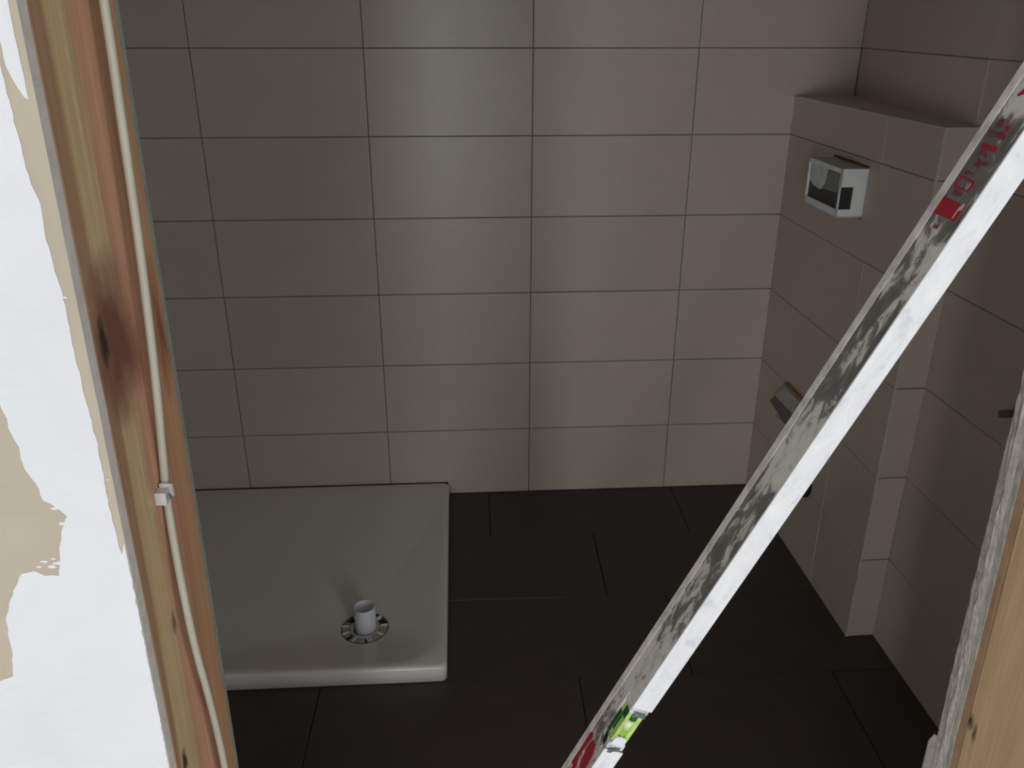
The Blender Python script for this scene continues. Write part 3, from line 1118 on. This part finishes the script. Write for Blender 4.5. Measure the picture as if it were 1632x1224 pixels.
def level_edge():
    k = NT('level_edge_plaster', 0.6, 0.0)
    v = k.obj_coord((0.5, 1, 1))
    f = k.noise(v, 60, 5, 0.6, 0.6)
    c = k.ramp(f, [(0.30, (0.58, 0.585, 0.60)), (0.44, (0.76, 0.76, 0.765)), (0.7, (0.85, 0.845, 0.83))])
    k.color(c)
    k.bump(f, 0.25, 0.0006)
    return k.m


MAT['web'] = level_web()
MAT['edge'] = level_edge()
MAT['lip'] = simple('level_lip', (0.70, 0.665, 0.61), 0.55, var=0.25, scale=60, bump=0.3)
V0, V1 = 0.757, 0.823        # vial cut-out along the level (local s)


def lev_section(mb, s0, s1, y0):
    """hollow-looking box profile between s0 and s1, its front edge set back to y0 inside the vial cut-out"""
    mb.box((s0, y0, -LW), (s1, LH, -0.0014), mat=0)


mb = MB()
# web box (recessed face), with a notch for the vial
for s0, s1, y0 in ((0.0, V0, 0.0012), (V0, V1, 0.0215), (V1, LL, 0.0012)):
    mb.box((s0, y0, -LW + 0.0003), (s1, LH - 0.001, -0.0004), mat=0)
rel_o = lvl(mb.build('profile_web', MAT['web']))
mb = MB()
mb.box((0.0, LH - 0.0095, -LW), (LL, LH, 0.0))
lvl(mb.build('rear_flange', MAT['lip']))
for s0, s1 in ((0.0, V0), (V1, LL)):
    mb = MB()
    mb.box((s0, 0.0, -LW), (s1, 0.0024, 0.0))
    mb.bevel(0.0006, 2)
    lvl(mb.build('front_flange', MAT['edge']))
# end cap at the foot
mb = MB()
mb.box((-0.004, 0.0006, -LW + 0.0006), (0.006, LH - 0.0006, -0.0006))
lvl(mb.build('end_cap', MAT['dark_plastic']))
mb = MB()
mb.box((LL - 0.006, 0.0006, -LW + 0.0006), (LL + 0.004, LH - 0.0006, -0.0006))
lvl(mb.build('end_cap', MAT['dark_plastic']))
# vial assembly
MAT['vial_green'] = simple('vial_green', (0.34, 0.62, 0.05), 0.12, var=0.25, scale=90)
MAT['vial_dark'] = simple('vial_dark_green', (0.008, 0.10, 0.03), 0.12, var=0.3, scale=90)
MAT['vial_clear'] = simple('vial_acrylic', (0.46, 0.66, 0.16), 0.08, var=0.25, scale=120)
MAT['bubble'] = simple('vial_bubble', (0.72, 0.80, 0.45), 0.1, var=0.05)
mb = MB()
mb.box((V0 + 0.010, 0.0035, -LW + 0.0016), (V1 - 0.010, 0.0205, -0.0025))
mb.bevel(0.0012, 2)
vb = lvl(mb.build('vial_block', MAT['vial_clear']))
vb['label'] = 'bright green acrylic vial block'


for (a0, a1, y0, y1, m) in ((V0 + 0.0105, V1 - 0.024, 0.0150, 0.0203, 'vial_dark'), (V0 + 0.020, V1 - 0.011, 0.0105, 0.0135, 'vial_dark'), (V1 - 0.022, V1 - 0.011, 0.0045, 0.0105, 'vial_dark')):
    mb = MB()
    mb.box((a0, y0, -0.0026), (a1, y1, -0.0020))
    lvl(mb.build('vial_window_line', MAT[m]))


def cyl_x(mb, s0, s1, y, z, r, seg=20):
    lo = [[Vector((s, y + r * math.cos(2 * math.pi * k / seg), z + r * math.sin(2 * math.pi * k / seg))) for k in range(seg)] for s in (s0, s1)]
    mb.loft(lo)


for s0, s1, m in ((V0 + 0.0105, V0 + 0.022, 'vial_dark'), (V0 + 0.022, V0 + 0.046, 'vial_green'), (V0 + 0.046, V1 - 0.0105, 'vial_dark')):
    mb = MB()
    cyl_x(mb, s0, s1, 0.0080, -0.0105, 0.0062)
    o = lvl(mb.build('vial', MAT[m]))
mb = MB()
cyl_x(mb, V0 + 0.033, V0 + 0.0455, 0.0052, -0.0092, 0.0048)
lvl(mb.build('bubble', MAT['bubble']))
for s0, s1 in ((V0 + 0.0002, V0 + 0.0095), (V1 - 0.0095, V1 - 0.0002)):
    mb = MB()
    mb.box((s0, 0.0018, -LW + 0.0012), (s1, 0.0215, -0.0010))
    mb.bevel(0.0012, 2)
    lvl(mb.build('vial_holder', simple('holder_plaster', (0.60, 0.61, 0.61), 0.7, var=0.35, scale=110, bump=0.4)))
mb = MB()
mb.prism([Vector((V0 + 0.008, 0.0010, -0.0065)), Vector((V0 + 0.0105, 0.0010, -0.003)), Vector((V0 + 0.019, 0.0010, -0.0045)), Vector((V0 + 0.0215, 0.0010, -0.010)), Vector((V0 + 0.0195, 0.0010, -0.0165)), Vector((V0 + 0.009, 0.0010, -0.0185))], (0, 0.0032, 0))
lvl(mb.build('plaster_lump', MAT['filler']))
for pts in ([(0.8305, 0.0040), (0.8300, 0.0185), (0.8238, 0.0186), (0.8245, 0.0110), (0.8265, 0.0060)],
            [(0.7713, 0.0043), (0.7735, 0.0100), (0.7750, 0.0160), (0.7700, 0.0150), (0.7690, 0.0100), (0.7659, 0.0080), (0.7659, 0.0038)]):
    mb = MB()
    mb.prism([Vector((s + DS, -0.0003, -n_)) for s, n_ in pts], (0, 0.0004, 0))
    lvl(mb.build('dark_stripe', simple('stripe_grey', (0.13, 0.135, 0.15), 0.5, var=0.6, scale=160)))


def red_material():
    k = NT('worn_red_print', 0.5)
    v = k.obj_coord((0.5, 1, 1))
    f = k.noise(v, 130, 5, 0.65, 0.4)
    k.color(k.ramp(f, [(0.30, (0.40, 0.016, 0.026)), (0.60, (0.33, 0.022, 0.032)), (0.72, (0.28, 0.09, 0.085)), (0.85, (0.30, 0.25, 0.23))]))
    return k.m


def red_faded():
    k = NT('faded_red_print', 0.55)
    v = k.obj_coord((0.5, 1, 1))
    f = k.noise(v, 150, 5, 0.65, 0.4)
    k.color(k.ramp(f, [(0.32, (0.24, 0.022, 0.034)), (0.52, (0.15, 0.05, 0.052)), (0.66, (0.13, 0.105, 0.095))]))
    return k.m


MAT['red'] = red_material()
MAT['red_faded'] = red_faded()


def print_poly(pts, mat='red', name='red_print', z=-0.0001):
    mb = MB()
    mb.prism([Vector((s + DS, t, z)) for s, t in pts], (0, 0, -0.0003))
    return lvl(mb.build(name, MAT[mat]))


print_poly([(1.3924, 0.0398), (1.3932, 0.0088), (1.3805, 0.0090), (1.3779, 0.0400)])                     # big square
print_poly([(1.3902, 0.0143), (1.3940, 0.0118), (1.3938, 0.0109), (1.3890, 0.0128), (1.3812, 0.0134), (1.3812, 0.0142)], 'lip', 'pale_line', 0.0000)
print_poly([(1.3935, 0.0128), (1.3945, 0.0100), (1.3900, 0.0093), (1.3880, 0.0125)], 'lip', 'pale_line', 0.0000)
for pts in ([(1.3721, 0.0291), (1.3715, 0.0270), (1.3686, 0.0270), (1.3687, 0.0293)], [(1.3726, 0.0255), (1.3722, 0.0232), (1.3689, 0.0234), (1.3700, 0.0268)]):
    print_poly(pts, 'red_faded')
# outlined letter D: four bars
o4 = [(1.4108, 0.0357), (1.4112, 0.0169), (1.4077, 0.0142), (1.4021, 0.0153), (1.4016, 0.0368)]
i4 = [(1.4094, 0.0331), (1.4094, 0.0190), (1.4068, 0.0172), (1.4034, 0.0180), (1.4030, 0.0335)]
for k in range(5):
    l = (k + 1) % 5
    print_poly([o4[k], o4[l], i4[l], i4[k]], 'red')
print_poly([(1.4004, 0.0335), (1.4006, 0.0212), (1.3971, 0.0204), (1.3963, 0.0315)], 'red_faded')
print_poly([(1.4158, 0.0332), (1.4156, 0.0222), (1.4140, 0.0222), (1.4141, 0.0290), (1.4128, 0.0300), (1.4128, 0.0335)], 'red_faded')
print_poly([(1.4274, 0.0326), (1.4252, 0.0245), (1.4262, 0.0140), (1.4245, 0.0140), (1.4228, 0.0210), (1.4207, 0.0215), (1.4207, 0.0300), (1.4238, 0.0280)], 'red_faded')
print_poly([(1.4325, 0.0331), (1.4330, 0.0255), (1.4290, 0.0205), (1.4276, 0.0215), (1.4296, 0.0265), (1.4276, 0.0336)], 'red_faded')
print_poly([(1.4374, 0.0359), (1.4379, 0.0155), (1.4340, 0.0146), (1.4336, 0.0353)])                     # solid bar
print_poly([(1.4480, 0.0378), (1.4470, 0.0300), (1.4488, 0.0215), (1.4470, 0.0150), (1.4432, 0.0144), (1.4440, 0.0240), (1.4422, 0.0355)], 'red_faded')
print_poly([(1.4554, 0.0346), (1.4575, 0.0283), (1.4506, 0.0260), (1.4500, 0.0335)], 'red_faded')
print_poly([(1.4526, 0.0240), (1.4541, 0.0172), (1.4483, 0.0175)], 'red')
print_poly([(1.4800, 0.0300), (1.4775, 0.0250), (1.4740, 0.0307), (1.4745, 0.0330)], 'red')
# lower red block near the vial, with the pale loop of its letter
print_poly([(0.7442, 0.0402), (0.7504, 0.0344), (0.7470, 0.0310), (0.7340, 0.0318), (0.7136, 0.0335), (0.7087, 0.0395), (0.7185, 0.0390)])
print_poly([(0.7465, 0.0290), (0.7505, 0.0183), (0.7436, 0.0126), (0.7250, 0.0095), (0.7058, 0.0150), (0.7120, 0.0235), (0.7204, 0.0263), (0.7340, 0.0300)])
print_poly([(0.7080, 0.0395), (0.7120, 0.0330), (0.7050, 0.0270), (0.6930, 0.0250), (0.6850, 0.0280), (0.6868, 0.0340), (0.6960, 0.0320), (0.6936, 0.0398)], 'red')
print_poly([(0.7811, 0.0161), (0.7803, 0.0092), (0.7747, 0.0068), (0.7668, 0.0068), (0.7694, 0.0122)], 'stripe' if 'stripe' in MAT else 'dark_plastic', 'dark_scrape')

# ---------------------------------------------------------------- the hall behind the camera
mb = MB()
mb.box((-2.8, HALL_Y - 0.2, -0.06), (2.8, -1.70, 0.0))
structure(mb.build('floor', MAT['hall_floor']), 'grey screed floor of the hall in front of the doorway', 'floor')
mb = MB()
mb.box((-2.8, HALL_Y - 0.2, 2.5), (2.8, -1.70, 2.58))
structure(mb.build('ceiling', MAT['paint']), 'white hall ceiling', 'ceiling')
for nm, x0, x1 in (('wall_hall_left', -2.72, -2.6), ('wall_hall_right', 2.6, 2.72)):
    mb = MB()
    mb.box((x0, HALL_Y - 0.2, 0), (x1, -1.78, 2.5))
    structure(mb.build(nm, MAT['paint']), 'white side wall of the hall, ' + nm.split('_')[-1] + ' side', 'wall')
mb = MB()
xs = sorted([(wx - ww / 2, wx + ww / 2, a, b) for wx, ww, a, b, wp in ADDED_WINDOWS])
cur = -2.72
for x0, x1, a, b in xs:
    mb.box((cur, HALL_Y - 0.10, 0), (x0, HALL_Y, 2.5))
    mb.box((x0, HALL_Y - 0.10, 0), (x1, HALL_Y, a))
    mb.box((x0, HALL_Y - 0.10, b), (x1, HALL_Y, 2.5))
    cur = x1
mb.box((cur, HALL_Y - 0.10, 0), (2.72, HALL_Y, 2.5))
structure(mb.build('wall_hall_rear', MAT['paint']), 'white rear wall of the hall with openings added for the window lamps', 'wall')
for n, (wx, ww, a, b, wp) in enumerate(ADDED_WINDOWS):
    mb = MB()
    t = 0.05
    mb.box((wx - ww / 2, HALL_Y - 0.09, a), (wx - ww / 2 + t, HALL_Y - 0.03, b))
    mb.box((wx + ww / 2 - t, HALL_Y - 0.09, a), (wx + ww / 2, HALL_Y - 0.03, b))
    mb.box((wx - ww / 2, HALL_Y - 0.09, a), (wx + ww / 2, HALL_Y - 0.03, a + t))
    mb.box((wx - ww / 2, HALL_Y - 0.09, b - t), (wx + ww / 2, HALL_Y - 0.03, b))
    structure(mb.build('added_window_%d' % (n + 1), MAT['paint']), 'unseen white window frame added with its lamp in the rear wall of the hall', 'window')
